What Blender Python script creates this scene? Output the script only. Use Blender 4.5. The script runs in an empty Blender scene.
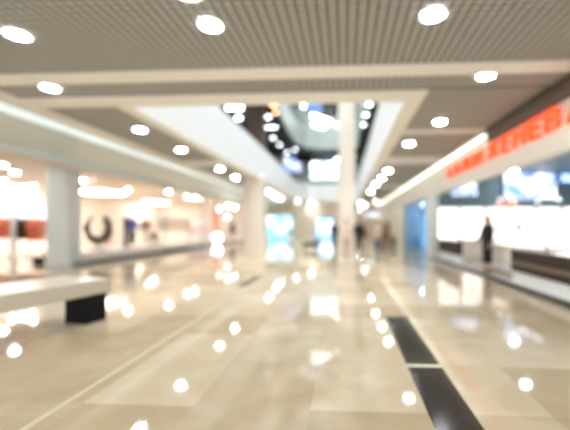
import bpy, bmesh, math, random
from mathutils import Vector, Matrix
random.seed(7)
S = bpy.context.scene
COL = S.collection
PI = math.pi
# ------------------------------------------------------------------ camera
F = 350.0; PPX, PPY = 325.0, 226.0; YAW = math.radians(3.27); EYE = 1.4
cd = bpy.data.cameras.new('camera'); cam = bpy.data.objects.new('camera', cd); COL.objects.link(cam)
cam.location = (0, 0, EYE); cam.rotation_euler = (PI/2, 0, YAW)
cd.sensor_width = 36; cd.lens = 36*F/570
cd.shift_x = -(PPX-285)/570; cd.shift_y = (PPY-215)/570
cd.clip_start = .05; cd.clip_end = 300
cd.dof.use_dof = True; cd.dof.focus_distance = 1.9
cd.dof.aperture_fstop = (cd.lens/1000)/0.049
S.camera = cam
S.view_settings.view_transform = 'Standard'; S.view_settings.look = 'None'
S.view_settings.gamma = 1; S.view_settings.use_curve_mapping = False
S.view_settings.exposure = 0.9
S.cycles.use_denoising = True
S.cycles.max_bounces = 8; S.cycles.diffuse_bounces = 5; S.cycles.glossy_bounces = 4
S.cycles.transparent_max_bounces = 16
S.cycles.sample_clamp_indirect = 12
S.cycles.caustics_reflective = False; S.cycles.caustics_refractive = False

def P(px, py, x=None, y=None, z=None):
    """point of the place seen at a pixel of the photograph, on a plane x=, y= or z="""
    u = (px-PPX)/F; w = -(py-PPY)/F
    d = Vector((u*math.cos(YAW)-math.sin(YAW), u*math.sin(YAW)+math.cos(YAW), w))
    if z is not None: t = (z-EYE)/d.z
    elif y is not None: t = y/d.y
    else: t = x/d.x
    return Vector((d.x*t, d.y*t, EYE+d.z*t))

# ------------------------------------------------------------------ materials
def lin(c):
    return tuple(((v/255)/12.92 if v/255 <= .04045 else ((v/255+.055)/1.055)**2.4) for v in c)
MATS = {}
def mat(name, rgb, rough=.6, metal=0, var=.06, scale=6, spec=.5, bump=0):
    if name in MATS: return MATS[name]
    m = bpy.data.materials.new(name); m.use_nodes = True
    nt = m.node_tree; b = nt.nodes['Principled BSDF']
    c = lin(rgb)
    tc = nt.nodes.new('ShaderNodeTexCoord'); no = nt.nodes.new('ShaderNodeTexNoise')
    no.inputs['Scale'].default_value = scale; no.inputs['Detail'].default_value = 4
    nt.links.new(tc.outputs['Object'], no.inputs['Vector'])
    mx = nt.nodes.new('ShaderNodeMix'); mx.data_type = 'RGBA'
    mx.inputs[6].default_value = tuple(max(0, v*(1-var)) for v in c)+(1,)
    mx.inputs[7].default_value = tuple(min(1, v*(1+var)) for v in c)+(1,)
    nt.links.new(no.outputs['Fac'], mx.inputs[0]); nt.links.new(mx.outputs[2], b.inputs['Base Color'])
    b.inputs['Roughness'].default_value = rough; b.inputs['Metallic'].default_value = metal
    b.inputs['Specular IOR Level'].default_value = spec
    if bump:
        bp = nt.nodes.new('ShaderNodeBump'); bp.inputs['Strength'].default_value = bump
        nt.links.new(no.outputs['Fac'], bp.inputs['Height']); nt.links.new(bp.outputs['Normal'], b.inputs['Normal'])
    MATS[name] = m; return m
def emit(name, rgb, strength, pattern=None, rgb2=None, scale=2):
    if name in MATS: return MATS[name]
    m = bpy.data.materials.new(name); m.use_nodes = True
    nt = m.node_tree; nt.nodes.remove(nt.nodes['Principled BSDF'])
    e = nt.nodes.new('ShaderNodeEmission'); e.inputs[1].default_value = strength
    e.inputs[0].default_value = lin(rgb)+(1,)
    if pattern:
        tc = nt.nodes.new('ShaderNodeTexCoord'); no = nt.nodes.new('ShaderNodeTexNoise')
        no.inputs['Scale'].default_value = scale; no.inputs['Detail'].default_value = 2
        nt.links.new(tc.outputs['Object'], no.inputs['Vector'])
        r = nt.nodes.new('ShaderNodeValToRGB')
        r.color_ramp.elements[0].position = .42; r.color_ramp.elements[1].position = .56
        r.color_ramp.elements[0].color = lin(rgb2)+(1,); r.color_ramp.elements[1].color = lin(rgb)+(1,)
        nt.links.new(no.outputs['Fac'], r.inputs[0]); nt.links.new(r.outputs[0], e.inputs[0])
    nt.links.new(e.outputs[0], nt.nodes['Material Output'].inputs[0])
    MATS[name] = m; return m
def glass(name, tint=(255, 255, 255), refl=.06):
    if name in MATS: return MATS[name]
    m = bpy.data.materials.new(name); m.use_nodes = True
    nt = m.node_tree; nt.nodes.remove(nt.nodes['Principled BSDF'])
    t = nt.nodes.new('ShaderNodeBsdfTransparent'); t.inputs[0].default_value = lin(tint)+(1,)
    g = nt.nodes.new('ShaderNodeBsdfGlossy'); g.inputs['Roughness'].default_value = .03
    lw = nt.nodes.new('ShaderNodeLayerWeight'); pw = nt.nodes.new('ShaderNodeMath'); pw.operation = 'POWER'; pw.inputs[1].default_value = 5
    ma = nt.nodes.new('ShaderNodeMath'); ma.operation = 'MULTIPLY_ADD'; ma.inputs[1].default_value = .5; ma.inputs[2].default_value = .03
    nt.links.new(lw.outputs['Facing'], pw.inputs[0]); nt.links.new(pw.outputs[0], ma.inputs[0])
    mx = nt.nodes.new('ShaderNodeMixShader')
    nt.links.new(ma.outputs[0], mx.inputs[0]); nt.links.new(t.outputs[0], mx.inputs[1]); nt.links.new(g.outputs[0], mx.inputs[2])
    nt.links.new(mx.outputs[0], nt.nodes['Material Output'].inputs[0])
    MATS[name] = m; return m

def floor_material():
    m = bpy.data.materials.new('polished_marble'); m.use_nodes = True
    nt = m.node_tree; L = nt.links.new; b = nt.nodes['Principled BSDF']
    tc = nt.nodes.new('ShaderNodeTexCoord'); mp = nt.nodes.new('ShaderNodeMapping')
    mp.inputs['Location'].default_value = (.27, -3.55, 0)
    L(tc.outputs['Object'], mp.inputs[0])
    br = nt.nodes.new('ShaderNodeTexBrick'); br.offset = 0; br.inputs['Scale'].default_value = 1
    br.inputs['Brick Width'].default_value = .9; br.inputs['Row Height'].default_value = .9
    br.inputs['Mortar Size'].default_value = .004; br.inputs['Bias'].default_value = 0
    br.inputs['Color1'].default_value = lin((200, 185, 158))+(1,); br.inputs['Color2'].default_value = lin((162, 142, 110))+(1,)
    br.inputs['Mortar'].default_value = lin((172, 158, 132))+(1,)
    L(mp.outputs[0], br.inputs['Vector'])
    n1 = nt.nodes.new('ShaderNodeTexNoise'); n1.inputs['Scale'].default_value = 1.3; n1.inputs['Detail'].default_value = 8
    n1.inputs['Distortion'].default_value = 1.2
    L(tc.outputs['Object'], n1.inputs['Vector'])
    r = nt.nodes.new('ShaderNodeValToRGB'); r.color_ramp.elements[0].position = .35; r.color_ramp.elements[1].position = .7
    r.color_ramp.elements[0].color = lin((170, 150, 119))+(1,); r.color_ramp.elements[1].color = lin((200, 187, 162))+(1,)
    L(n1.outputs['Fac'], r.inputs[0])
    mx = nt.nodes.new('ShaderNodeMix'); mx.data_type = 'RGBA'; mx.inputs[0].default_value = .42
    L(br.outputs['Color'], mx.inputs[6]); L(r.outputs[0], mx.inputs[7]); L(mx.outputs[2], b.inputs['Base Color'])
    b.inputs['Specular IOR Level'].default_value = .2; b.inputs['Roughness'].default_value = .05; b.inputs['IOR'].default_value = 1.5
    return m

# ------------------------------------------------------------------ mesh helpers
class MB:
    def __init__(s): s.bm = bmesh.new()
    def box(s, c, d, rz=0, bev=0, rx=0, ry=0):
        g = bmesh.ops.create_cube(s.bm, size=1)
        M = Matrix.Translation(c) @ Matrix.Rotation(rz, 4, 'Z') @ Matrix.Rotation(ry, 4, 'Y') @ Matrix.Rotation(rx, 4, 'X') @ Matrix.Diagonal((*d, 1))
        bmesh.ops.transform(s.bm, matrix=M, verts=g['verts'])
        if bev:
            es = list({e for v in g['verts'] for e in v.link_edges})
            bmesh.ops.bevel(s.bm, geom=es, offset=bev, segments=2, profile=.5, affect='EDGES')
        return s
    def lohi(s, lo, hi, bev=0):
        return s.box([(a+b)/2 for a, b in zip(lo, hi)], [abs(b-a) for a, b in zip(lo, hi)], bev=bev)
    def lathe(s, prof, c=(0, 0, 0), n=20, sx=1, sy=1, cap=True):
        rings = []
        for r, z in prof:
            rings.append([s.bm.verts.new((c[0]+r*sx*math.cos(2*PI*i/n), c[1]+r*sy*math.sin(2*PI*i/n), c[2]+z)) for i in range(n)])
        for a, b in zip(rings, rings[1:]):
            for i in range(n): s.bm.faces.new((a[i], a[(i+1) % n], b[(i+1) % n], b[i]))
        if cap:
            s.bm.faces.new(rings[0][::-1]); s.bm.faces.new(rings[-1])
        return s
    def tube(s, pts, rad, n=10, closed=False):
        pts = [Vector(p) for p in pts]
        if not isinstance(rad, (list, tuple)): rad = [rad]*len(pts)
        rings = []; N = len(pts)
        for i, p in enumerate(pts):
            a = pts[(i-1) % N] if (i or closed) else p
            b = pts[(i+1) % N] if (i < N-1 or closed) else p
            t = (b-a).normalized()
            up = Vector((0, 0, 1)) if abs(t.z) < .95 else Vector((0, 1, 0))
            q = t.cross(up).normalized(); w = q.cross(t)
            rings.append([s.bm.verts.new(p+(q*math.cos(2*PI*k/n)+w*math.sin(2*PI*k/n))*rad[i]) for k in range(n)])
        pairs = list(zip(rings, rings[1:])) + ([(rings[-1], rings[0])] if closed else [])
        for a, b in pairs:
            for k in range(n): s.bm.faces.new((a[k], a[(k+1) % n], b[(k+1) % n], b[k]))
        if not closed:
            s.bm.faces.new(rings[0][::-1]); s.bm.faces.new(rings[-1])
        return s
    def loft(s, secs, n=16):
        """secs: (cx, cy, z, rx, ry) ellipses from bottom to top"""
        rings = [[s.bm.verts.new((cx+rx*math.cos(2*PI*k/n), cy+ry*math.sin(2*PI*k/n), z)) for k in range(n)] for cx, cy, z, rx, ry in secs]
        for a, b in zip(rings, rings[1:]):
            for k in range(n): s.bm.faces.new((a[k], a[(k+1) % n], b[(k+1) % n], b[k]))
        s.bm.faces.new(rings[0][::-1]); s.bm.faces.new(rings[-1]); return s
    def ball(s, c, r, sx=1, sy=1, sz=1, seg=16):
        g = bmesh.ops.create_uvsphere(s.bm, u_segments=seg, v_segments=max(6, seg//2), radius=r)
        bmesh.ops.transform(s.bm, matrix=Matrix.Translation(c) @ Matrix.Diagonal((sx, sy, sz, 1)), verts=g['verts']); return s
    def poly(s, pts, z0, z1):
        a = [s.bm.verts.new((x, y, z0)) for x, y in pts]; b = [s.bm.verts.new((x, y, z1)) for x, y in pts]
        s.bm.faces.new(a); s.bm.faces.new(b); n = len(a)
        for i in range(n): s.bm.faces.new((a[i], a[(i+1) % n], b[(i+1) % n], b[i]))
        return s
    def build(s, name, m, parent=None, smooth=False):
        bmesh.ops.recalc_face_normals(s.bm, faces=s.bm.faces)
        me = bpy.data.meshes.new(name); s.bm.to_mesh(me); s.bm.free()
        me.materials.append(m)
        if smooth:
            for p in me.polygons: p.use_smooth = True
        o = bpy.data.objects.new(name, me); COL.objects.link(o)
        if parent: o.parent = parent
        return o
def tag(o, label, cat, group=None):
    o['label'] = label; o['category'] = cat
    if group: o['group'] = group
    return o
def thing(name, label, cat, loc=(0, 0, 0), rz=0, group=None):
    o = bpy.data.objects.new(name, None); COL.objects.link(o); o.empty_display_size = .1
    o.location = loc; o.rotation_euler = (0, 0, rz); return tag(o, label, cat, group)
def struct(name, mb, m, parent=None):
    o = mb.build(name, m, parent)
    o['kind'] = 'structure'; return o
def dup(root, loc, label, rz=None, group=None):
    r = root.copy(); COL.objects.link(r); r.location = loc; r['label'] = label
    if rz is not None: r.rotation_euler = (0, 0, rz)
    if group: r['group'] = group
    for ch in list(root.children):
        c = ch.copy(); COL.objects.link(c); c.parent = r
        for g in list(ch.children):
            d = g.copy(); COL.objects.link(d); d.parent = c
    return r
ORD = ['first', 'second', 'third', 'fourth', 'fifth', 'sixth', 'seventh', 'eighth', 'ninth', 'tenth', 'eleventh', 'twelfth', 'thirteenth', 'fourteenth']

# palette
WHITE = mat('white_paint', (246, 247, 247), .5, var=.02)
CREAM = mat('cream_paint', (240, 231, 214), .55, var=.03)
WARMW = mat('warm_white_paint', (244, 234, 222), .5, var=.02)
TRIMB = mat('beige_ceiling_trim', (250, 246, 240), .5, var=.01)
TILE = mat('grid_ceiling_tile', (180, 179, 174), .6, var=.05, scale=3)
BACK = mat('grid_ceiling_gap', (120, 112, 102), .8)
COLG = mat('grey_white_stone', (214, 216, 214), .35, var=.05, scale=3)
COLB = mat('pinkish_beige_stone', (226, 212, 196), .35, var=.05, scale=3)
DARKM = mat('black_granite', (34, 33, 31), .12, var=.5, scale=90)
BROWN = mat('dark_brown_veneer', (46, 34, 27), .6, var=.2, scale=20)
BROWN2 = mat('mid_brown_veneer', (112, 94, 76), .35, var=.15, scale=20)
BLACK = mat('black_leather', (10, 10, 11), .6, var=.2, spec=.2)
STEEL = mat('brushed_steel', (170, 172, 172), .3, .9)
DGREY = mat('dark_grey_metal', (60, 62, 64), .4, .4)
BLUEG = mat('blue_grey_paint', (124, 148, 158), .5, var=.05)
PALEG = mat('pale_green_stone', (214, 218, 190), .15, var=.05, scale=20)
SEATM = mat('bench_stone', (190, 180, 160), .32, var=.06, scale=8)
DARKC = mat('dark_upper_ceiling', (38, 38, 40), .7)
BRWALL = mat('brown_wall_panel', (128, 108, 98), .5, var=.06)
SHOPC = mat('shop_ceiling_paint', (240, 228, 216), .6, var=.02)
LAMP = emit('downlight_glow', (246, 250, 255), 110)
LAMPC = emit('cool_lamp_glow', (238, 248, 255), 9)
LAMPO = emit('peach_lamp_glow', (255, 176, 130), 7)
STRIP = emit('strip_light_glow', (255, 252, 232), 2.2)
COVE = emit('cove_glow', (248, 252, 246), 1.2)
PANEL = emit('shop_panel_glow', (255, 250, 248), 13)
SHELFL = emit('showcase_glow', (255, 248, 240), 1.5)
GLASS = glass('clear_glass')
RED = emit('red_letter_glow', (255, 90, 48), 1.0)

# ------------------------------------------------------------------ setting: floor
fl = struct('floor', MB().lohi((-19, -3, -.12), (14, 61, 0)), floor_material())
# inlays set flush in the floor, plus one painted reflection line
def inlay(n, x0, x1, y0, y1, m, z=.003):
    return struct('trim_%d' % n, MB().lohi((x0, y0, -.01), (x1, y1, z)), m)
inlay(1, .62, .955, 3.585, 5.46, DARKM); inlay(2, .62, .955, 1.2, 3.515, DARKM)
inlay(4, -2.23, -2.18, 1.2, 30, mat('cove_reflection_line', (200, 188, 160), .08, var=.05))  # pale strip painted in place of the cove light's reflection on the floor
inlay(5, -2.5, -2.26, 8.0, 9.7, DARKM)
inlay(6, .62, .955, 3.515, 3.585, PALEG)

# ------------------------------------------------------------------ setting: ceiling
CZ = 3.95
def tiles(mb, x0, x1, y0, y1, p=.12, g=.028):
    nx = int((x1-x0)/p); ny = int((y1-y0)/p)
    for i in range(nx):
        for j in range(ny):
            a = x0+i*p+g/2; b = a+p-g; c = y0+j*p+g/2; d = c+p-g
            v = [mb.bm.verts.new(q) for q in ((a, c, CZ), (b, c, CZ), (b, d, CZ), (a, d, CZ))]
            w = [mb.bm.verts.new(q) for q in ((a, c, CZ+.014), (b, c, CZ+.014), (b, d, CZ+.014), (a, d, CZ+.014))]
            mb.bm.faces.new(v)
            for k in range(4): mb.bm.faces.new((v[k], v[(k+1) % 4], w[(k+1) % 4], w[k]))
mb = MB()
for z in [(-6.45, 3.75, -1.5, 5.6), (-6.45, 3.75, 5.98, 6.66), (1.56, 3.75, 6.66, 9.45), (1.56, 3.75, 9.75, 13.1),
          (1.56, 3.75, 14.3, 22.0), (1.56, 3.75, 23.2, 36.0), (-6.45, -4.85, 7.2, 13.5), (-6.45, -4.85, 14.3, 24.0)]:
    tiles(mb, *z)
cg = struct('ceiling', mb, TILE)
OPEN = [(-4.5, 7.2), (-4.5, 24), (-4.75, 30), (-4.6, 33.5), (-3.9, 35.4), (-2.6, 36), (1.2, 36), (1.2, 7.2)]
LEFT = OPEN[:7]
mb = MB()
mb.poly([(-6.6, -3), (3.95, -3), (3.95, 7.14), (-6.6, 7.14)], CZ+.014, CZ+.1)
mb.poly([(-6.6, 7.15), (-4.56, 7.15), (-4.56, 24), (-6.6, 24)], CZ+.014, CZ+.1)
mb.poly([(1.26, 7.15), (3.95, 7.15), (3.95, 36), (1.26, 36)], CZ+.014, CZ+.1)
struct('ceiling_backing', mb, BACK)
mb = MB().poly([(-6.6, 24)]+LEFT[1:7]+[(3.95, 36), (3.95, 61), (-6.6, 61)], CZ, CZ+.04)
struct('ceiling_far', mb, TRIMB)
def ctrim(n, x0, x1, y0, y1, m=TRIMB, z0=CZ-.02):
    return struct('trim_%d' % n, MB().lohi((x0, y0, z0), (x1, y1, CZ+.045)), m)
ctrim(10, -6.5, 3.8, 5.6, 5.98); ctrim(11, -6.5, 1.56, 6.66, 7.17)
ctrim(12, -4.86, -4.53, 7.17, 24); ctrim(13, 1.23, 1.56, 7.17, 36)
ctrim(14, -6.5, -4.86, 13.5, 14.3, WHITE, CZ-.05); ctrim(15, 1.56, 3.8, 13.1, 14.3, WHITE, CZ-.05)
ctrim(16, 1.56, 3.8, 9.45, 9.75); ctrim(17, 1.56, 3.8, 22.0, 23.2, WHITE, CZ-.05)
ctrim(18, -7.0, -6.5, -2, 40, TRIMB)
# left bulkhead: cove slot, then a soffit sloping down to the shop fronts
mb = MB(); bm = mb.bm
pr = [(-7.0, 3.9), (-7.0, 4.15), (-7.35, 4.15), (-7.35, 3.86), (-9.55, 3.70), (-9.55, 3.56), (-9.75, 3.56), (-9.75, 4.3), (-6.9, 4.3), (-6.9, 3.9)]
ra = [bm.verts.new((x, -2, z)) for x, z in pr]; rb = [bm.verts.new((x, 40, z)) for x, z in pr]
for i in range(len(pr)): bm.faces.new((ra[i], ra[(i+1) % len(pr)], rb[(i+1) % len(pr)], rb[i]))
bm.faces.new(ra); bm.faces.new(rb[::-1])
struct('ceiling_bulkhead', mb, mat('bulkhead_paint', (226, 238, 242), .4, var=.01))
cv = thing('cove_light', 'long glowing cove strip recessed in the white left bulkhead above the shop fronts', 'light', (-7.18, 19, 4.0))
MB().lohi((-.13, -20, 0), (.13, 20, .02)).build('diffuser', COVE, cv)
MB().lohi((-.16, -20, .02), (.16, 20, .05)).build('tray', WHITE, cv)

# atrium levels above the opening
def ribbon(name, z0, z1, m, th=.14):
    pts = [Vector((x, y, 0)) for x, y in OPEN]; n = len(pts); mb = MB(); bm = mb.bm
    cen = Vector((-1.6, 20, 0)); outs = []
    for i, p in enumerate(pts):
        d0 = (p-pts[i-1]).normalized(); d1 = (pts[(i+1) % n]-p).normalized()
        n0 = Vector((d0.y, -d0.x, 0)); n1 = Vector((d1.y, -d1.x, 0)); nn = (n0+n1).normalized()
        if nn.dot(p-cen) < 0: nn = -nn
        outs.append(p+nn*th)
    for i in range(n):
        j = (i+1) % n
        q = [pts[i], pts[j], outs[j], outs[i]]
        lo = [bm.verts.new((v.x, v.y, z0)) for v in q]; hi = [bm.verts.new((v.x, v.y, z1)) for v in q]
        bm.faces.new(lo); bm.faces.new(hi)
        for k in range(4): bm.faces.new((lo[k], lo[(k+1) % 4], hi[(k+1) % 4], hi[k]))
    return struct(name, mb, m)
ribbon('wall_atrium', CZ-.03, 5.68, WHITE); ribbon('wall_atrium_upper', 9.35, 11.5, mat('upper_slab_paint', (190, 200, 190), .5, var=.03))
def ring(name, z, m, th=.2):
    mb = MB()
    mb.poly([(-15, 7.2)]+[(x-.1, y) for x, y in LEFT[:5]]+[(-2.6, 36.12), (1.3, 36.12), (9, 36.12), (9, 39.6), (-15, 39.6)], z, z+th)
    mb.poly([(1.32, 7.2), (9, 7.2), (9, 36.1), (1.32, 36.1)], z, z+th)
    return struct(name, mb, m)
ring('floor_upper', 4.35, CREAM); ring('ceiling_upper', 9.4, DARKC); ring('ceiling_top', 16.4, DARKC)
struct('wall_upper_left', MB().lohi((-15.2, 7, 4.3), (-15, 40, 16.6)), mat('upper_wall_paint', (120, 116, 112), .6))
struct('wall_upper_right', MB().lohi((9, 7, 4.3), (9.2, 40, 16.6)), mat('upper_wall_paint', (120, 116, 112), .6))
struct('wall_upper_far', MB().lohi((-15, 39.6, 4.3), (9, 39.9, 16.6)), mat('upper_facade_paint', (176, 184, 178), .5))
struct('ceiling_fill_panel', MB().lohi((-4.4, 7.4, 16.7), (1.1, 27.5, 16.8)), emit('fill_panel_glow', (236, 246, 255), 8))  # added glowing panel out of view, brightens the atrium faces and the floor
struct('wall_upper_near', MB().lohi((-15, 6.95, 4.3), (9, 7.15, 16.6)), WHITE)

# ------------------------------------------------------------------ setting: walls
struct('wall_far', MB().lohi((-18, 40, 0), (.35, 40.3, 4.2)), CREAM)
struct('wall_corner', MB().lohi((.35, 40, 0), (.55, 60, 4.2)), CREAM)
struct('wall_end', MB().lohi((.35, 60, 0), (14, 60.3, 4.2)), CREAM)
struct('wall_left', MB().lohi((-18.2, 4, 0), (-18, 40, 3.9)), WARMW)
struct('wall_left_far', MB().lohi((-18, 33, 0), (-9.6, 33.2, 3.9)), WARMW)
struct('ceiling_left_shop', MB().lohi((-18, 4, 3.5), (-9.76, 33, 3.6)), SHOPC)
# right side: jewellery shop shell and fascia
struct('wall_right_shop', MB().lohi((3.95, 16.7, 0), (12, 16.85, 3.95)), BLUEG)
struct('wall_right', MB().lohi((11.9, 3, 0), (12.1, 16.7, 3.95)), BLUEG)
struct('ceiling_right_shop', MB().lohi((4.05, 3, 3.88), (12, 16.7, 3.96)), BLUEG)
FASC = mat('fascia_stone', (206, 200, 186), .4, var=.04)
struct('wall_right_fascia', MB().lohi((3.86, 2.5, 2.74), (4.06, 60, 3.62)), FASC)
struct('trim_20', MB().lohi((3.74, 2.5, 3.62), (4.06, 9.5, 3.99)), mat('brown_soffit', (84, 70, 58), .5))
struct('trim_21', MB().lohi((3.9, 9.5, 3.62), (4.06, 60, 3.99)), FASC)
struct('baseboard_right', MB().lohi((3.82, 3.5, 0), (3.98, 15.6, .07)), DGREY)
struct('trim_22', MB().lohi((3.98, 3.5, 0), (4.1, 15.6, .05)), WHITE)
struct('wall_right_pier', MB().lohi((3.84, 15.6, 0), (4.1, 16.85, 2.74)), COLG)
struct('wall_right_pier_far', MB().lohi((3.84, 23.4, 0), (4.1, 60, 2.74)), CREAM)
sl = thing('strip_light', 'long straight white strip light along the ceiling beside the red sign', 'light', (3.74, 9.6, 3.8))
MB().lohi((-.05, 0, .0), (.05, 33, .025)).build('diffuser', STRIP, sl)
MB().lohi((-.13, -.03, .025), (.13, 33.03, .1)).build('housing', WHITE, sl)

# left shop front: skirting, glazing, platform
struct('baseboard_left', MB().lohi((-9.64, 11.9, 0), (-9.54, 32.9, .09)), mat('blue_grey_skirting', (62, 78, 86), .4))
for i, (a, b) in enumerate([(12.0, 18.2), (18.24, 23.0), (23.04, 25.6)]):
    w = struct('window_%d' % (i+1), MB().lohi((-9.61, a, .09), (-9.59, b, 3.56)), GLASS)
    fr = MB().lohi((-9.63, b, .09), (-9.57, b+.04, 3.56)); struct('window_mullion', fr, STEEL, w)
struct('trim_30', MB().lohi((-11.9, 13.0, 0), (-9.72, 24.4, .35)), WARMW)

# ------------------------------------------------------------------ pillars
def pillar(label, x0, x1, y0, y1, z1, m, cat='pillar'):
    t = thing('pillar', label, cat, ((x0+x1)/2, (y0+y1)/2, 0))
    w, d = (x1-x0)/2, (y1-y0)/2
    MB().lohi((-w, -d, .1), (w, d, z1), .02).build('shaft', m, t)
    MB().lohi((-w-.02, -d-.02, 0), (w+.02, d+.02, .1)).build('plinth', m, t)
    return t
a = P(45, 265, z=0); b = P(67, 265, z=0)
pillar('square grey white pillar at the left shop front behind the long bench', a.x, b.x, b.y, b.y+.68, 3.56, COLG)
pillar('broad pale beige pillar standing left of the middle under the atrium edge', -5.25, -4.25, 18.0, 19.0, CZ, COLB)
a = P(338.5, 250, y=19.6); b = P(355, 250, y=19.6)
pillar('tall slim beige pillar rising through the ceiling opening beside the walking people', a.x, b.x, 19.6, 20.4, 16.4, COLB)

# ------------------------------------------------------------------ downlights
dl = thing('downlight', '', 'downlight', group='round ceiling downlights')
MB().lathe([(.155, -.004), (.155, .006), (.124, .006), (.124, -.004)], cap=False, n=28).build('rim', WHITE, dl)
MB().lathe([(.124, -.006), (.124, .01)], n=28).build('lens', LAMP, dl)
first = [True]
def downlight(px, py, label, z=CZ-.012, group='round ceiling downlights'):
    p = P(px, py, z=z)
    if first[0]:
        first[0] = False; dl.location = p; dl['label'] = label; dl['group'] = group; return dl
    return dup(dl, p, label, group=group)
for i, (x, y) in enumerate([(17, 35), (50, 88), (140, 130), (181, 150), (220, 169), (235.5, 177.5)]):
    downlight(x, y, 'round white downlight, %s from the camera in the left ceiling row' % (ORD[i] if i else 'nearest'))
downlight(210.5, 25.5, 'round white downlight in the grid ceiling above the middle of the near floor')
downlight(433, 15, 'large round white downlight in the near grid ceiling, right of the middle')
downlight(187, -8, 'round white downlight cut by the top edge of the view')
for i, (x, y) in enumerate([(486, 76), (440, 122), (409, 144), (388, 171), (382, 178), (376, 184), (370.5, 191.5), (361, 203), (376.5, 202)]):
    downlight(x, y, 'round white downlight, %s in the right ceiling row counted from the camera' % (ORD[i] if i else 'nearest'))
downlight(390, 203, 'small far downlight close under the end of the long strip light')
downlight(382.5, 208.5, 'smallest and farthest downlight, over the end of the right passage')
for i, (x, y) in enumerate([(268.7, 192), (276, 196.7), (281, 198.7), (296.6, 201.5), (311.5, 203.5), (321, 205.2), (333, 206)]):
    downlight(x, y, 'small downlight, %s from the beige pillar in the curved row under the far atrium edge' % (ORD[i] if i else 'nearest'), group='downlights along the far atrium edge')
for i, (x, y) in enumerate([(2.4, 43), (2.4, 48), (2.4, 53), (2.4, 58)]):  # lamps added to brighten the dim end of the passage
    dup(dl, (x, y, CZ-.012), 'tiny added downlight deep in the end of the right passage, %s from the hall' % ORD[i], group='added passage end downlights')
# two rows behind the camera continue the pattern of the hall
for i, (x, y) in enumerate([(-4.6, 1.2), (-4.6, -1.2), (1.2, 1.0), (1.2, -1.4), (-1.7, -.6)]):
    dup(dl, (x, y, CZ-.012), 'round white downlight overhead behind the viewpoint, out of the picture', group='downlights behind the viewpoint')

# upper floor lamps
ul = thing('ceiling_lamp', '', 'ceiling lamp', group='lamps of the upper floors')
MB().lathe([(.16, 0), (.16, .05)], n=20).build('lens', LAMPC, ul)
MB().lathe([(.19, .02), (.19, .08)], n=20).build('rim', DGREY, ul)
firstu = [True]
def uplamp(px, py, label, z=9.3, **k):
    p = P(px, py, z=z)
    if firstu[0]:
        firstu[0] = False; ul.location = p; ul['label'] = label; return ul
    return dup(ul, p, label)
for i, (x, y) in enumerate([(268, 117.5), (268, 127.5), (274.5, 127.5), (273, 138), (279.5, 145), (287, 152.5), (295, 150)]):
    uplamp(x, y, 'white lamp, %s from the top of the slanting row on the dark upper ceiling' % ORD[i])
for i, (x, y) in enumerate([(369, 105), (366, 115), (363.5, 125)]):
    uplamp(x, y, 'white lamp, %s from the top, on the dark ceiling right of the tall pillar' % ORD[i])
for i, (x, y) in enumerate([(273.5, 105.5), (275.5, 113)]):
    p = P(x, y, z=9.3); t = thing('ceiling_lamp', 'peach coloured lamp, %s of the two on the dark upper ceiling' % ('upper' if i == 0 else 'lower'), 'ceiling lamp', p)
    MB().lathe([(.16, 0), (.16, .05)], n=20).build('lens', LAMPO, t); MB().lathe([(.19, .02), (.19, .08)], n=20).build('rim', DGREY, t)
def lampbar(a, b, y, z, label, r=.09, **k):
    A = P(a, y, z=z); B = P(b, y, z=z); c = (A+B)/2
    t = thing('tube_lamp', label, 'tube lamp', c)
    L = (B-A).length/2; ang = math.atan2(B.y-A.y, B.x-A.x); t.rotation_euler = (0, 0, ang)
    MB().tube([(-L, 0, 0), (L, 0, 0)], r).build('tube', LAMPC, t)
    MB().lohi((-L-.05, -.12, .08), (L+.05, .12, .16)).build('housing', DGREY, t)
lampbar(227, 242.5, 108, 9.24, 'long white tube lamp on the dark upper ceiling, nearest the white atrium face')
lampbar(236, 241, 118, 9.24, 'short white tube lamp on the upper floor just below the long one')
# upper floor facades seen through the opening
def facade(a, b, c, d, name, label, cat, m, y=39.5, fm=DGREY):
    A = P(a, d, y=y); B = P(b, c, y=y); w = (B.x-A.x)/2; h = B.z-A.z
    t = thing(name, label, cat, ((A.x+B.x)/2, y, A.z))
    MB().lohi((-w, .0, .0), (w, .06, h)).build('pane', m, t)
    f = MB()
    for q in ((-w-.06, -.03, -.06, -w, .08, h+.06), (w, -.03, -.06, w+.06, .08, h+.06), (-w, -.03, -.06, w, .08, 0), (-w, -.03, h, w, .08, h+.06), (-.03, -.02, 0, .03, -.001, h)):
        f.lohi(q[:3], q[3:])
    f.build('frame', fm, t); return t
SB1 = emit('blue_window_glow', (240, 246, 255), 1.1, True, (96, 140, 226), 1.1)
SB2 = emit('white_window_glow', (255, 255, 255), 3.0, True, (150, 200, 230), .8)
SB3 = emit('pale_blue_glow', (120, 156, 224), .8)
facade(284, 301, 157, 172, 'shop_window', 'blue glowing shop window on the upper floor, left of the bright one', 'shop window', SB1)
facade(311, 337, 162, 179, 'shop_window', 'bright white shop window on the upper floor above the far white band', 'shop window', SB2)
facade(306, 322, 98, 112, 'shop_window', 'blue lit window high on the topmost visible floor', 'shop window', SB3)
BSCR = mat('black_screen', (14, 15, 18), .15)
facade(322, 338, 98, 119, 'blank_screen', 'black panel high up beside the blue lit window', 'screen', BSCR, fm=STEEL)
facade(296, 312, 155, 162, 'blank_screen', 'dark fascia panel between the two upper floor shop windows', 'screen', BSCR, y=39.2)
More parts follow.
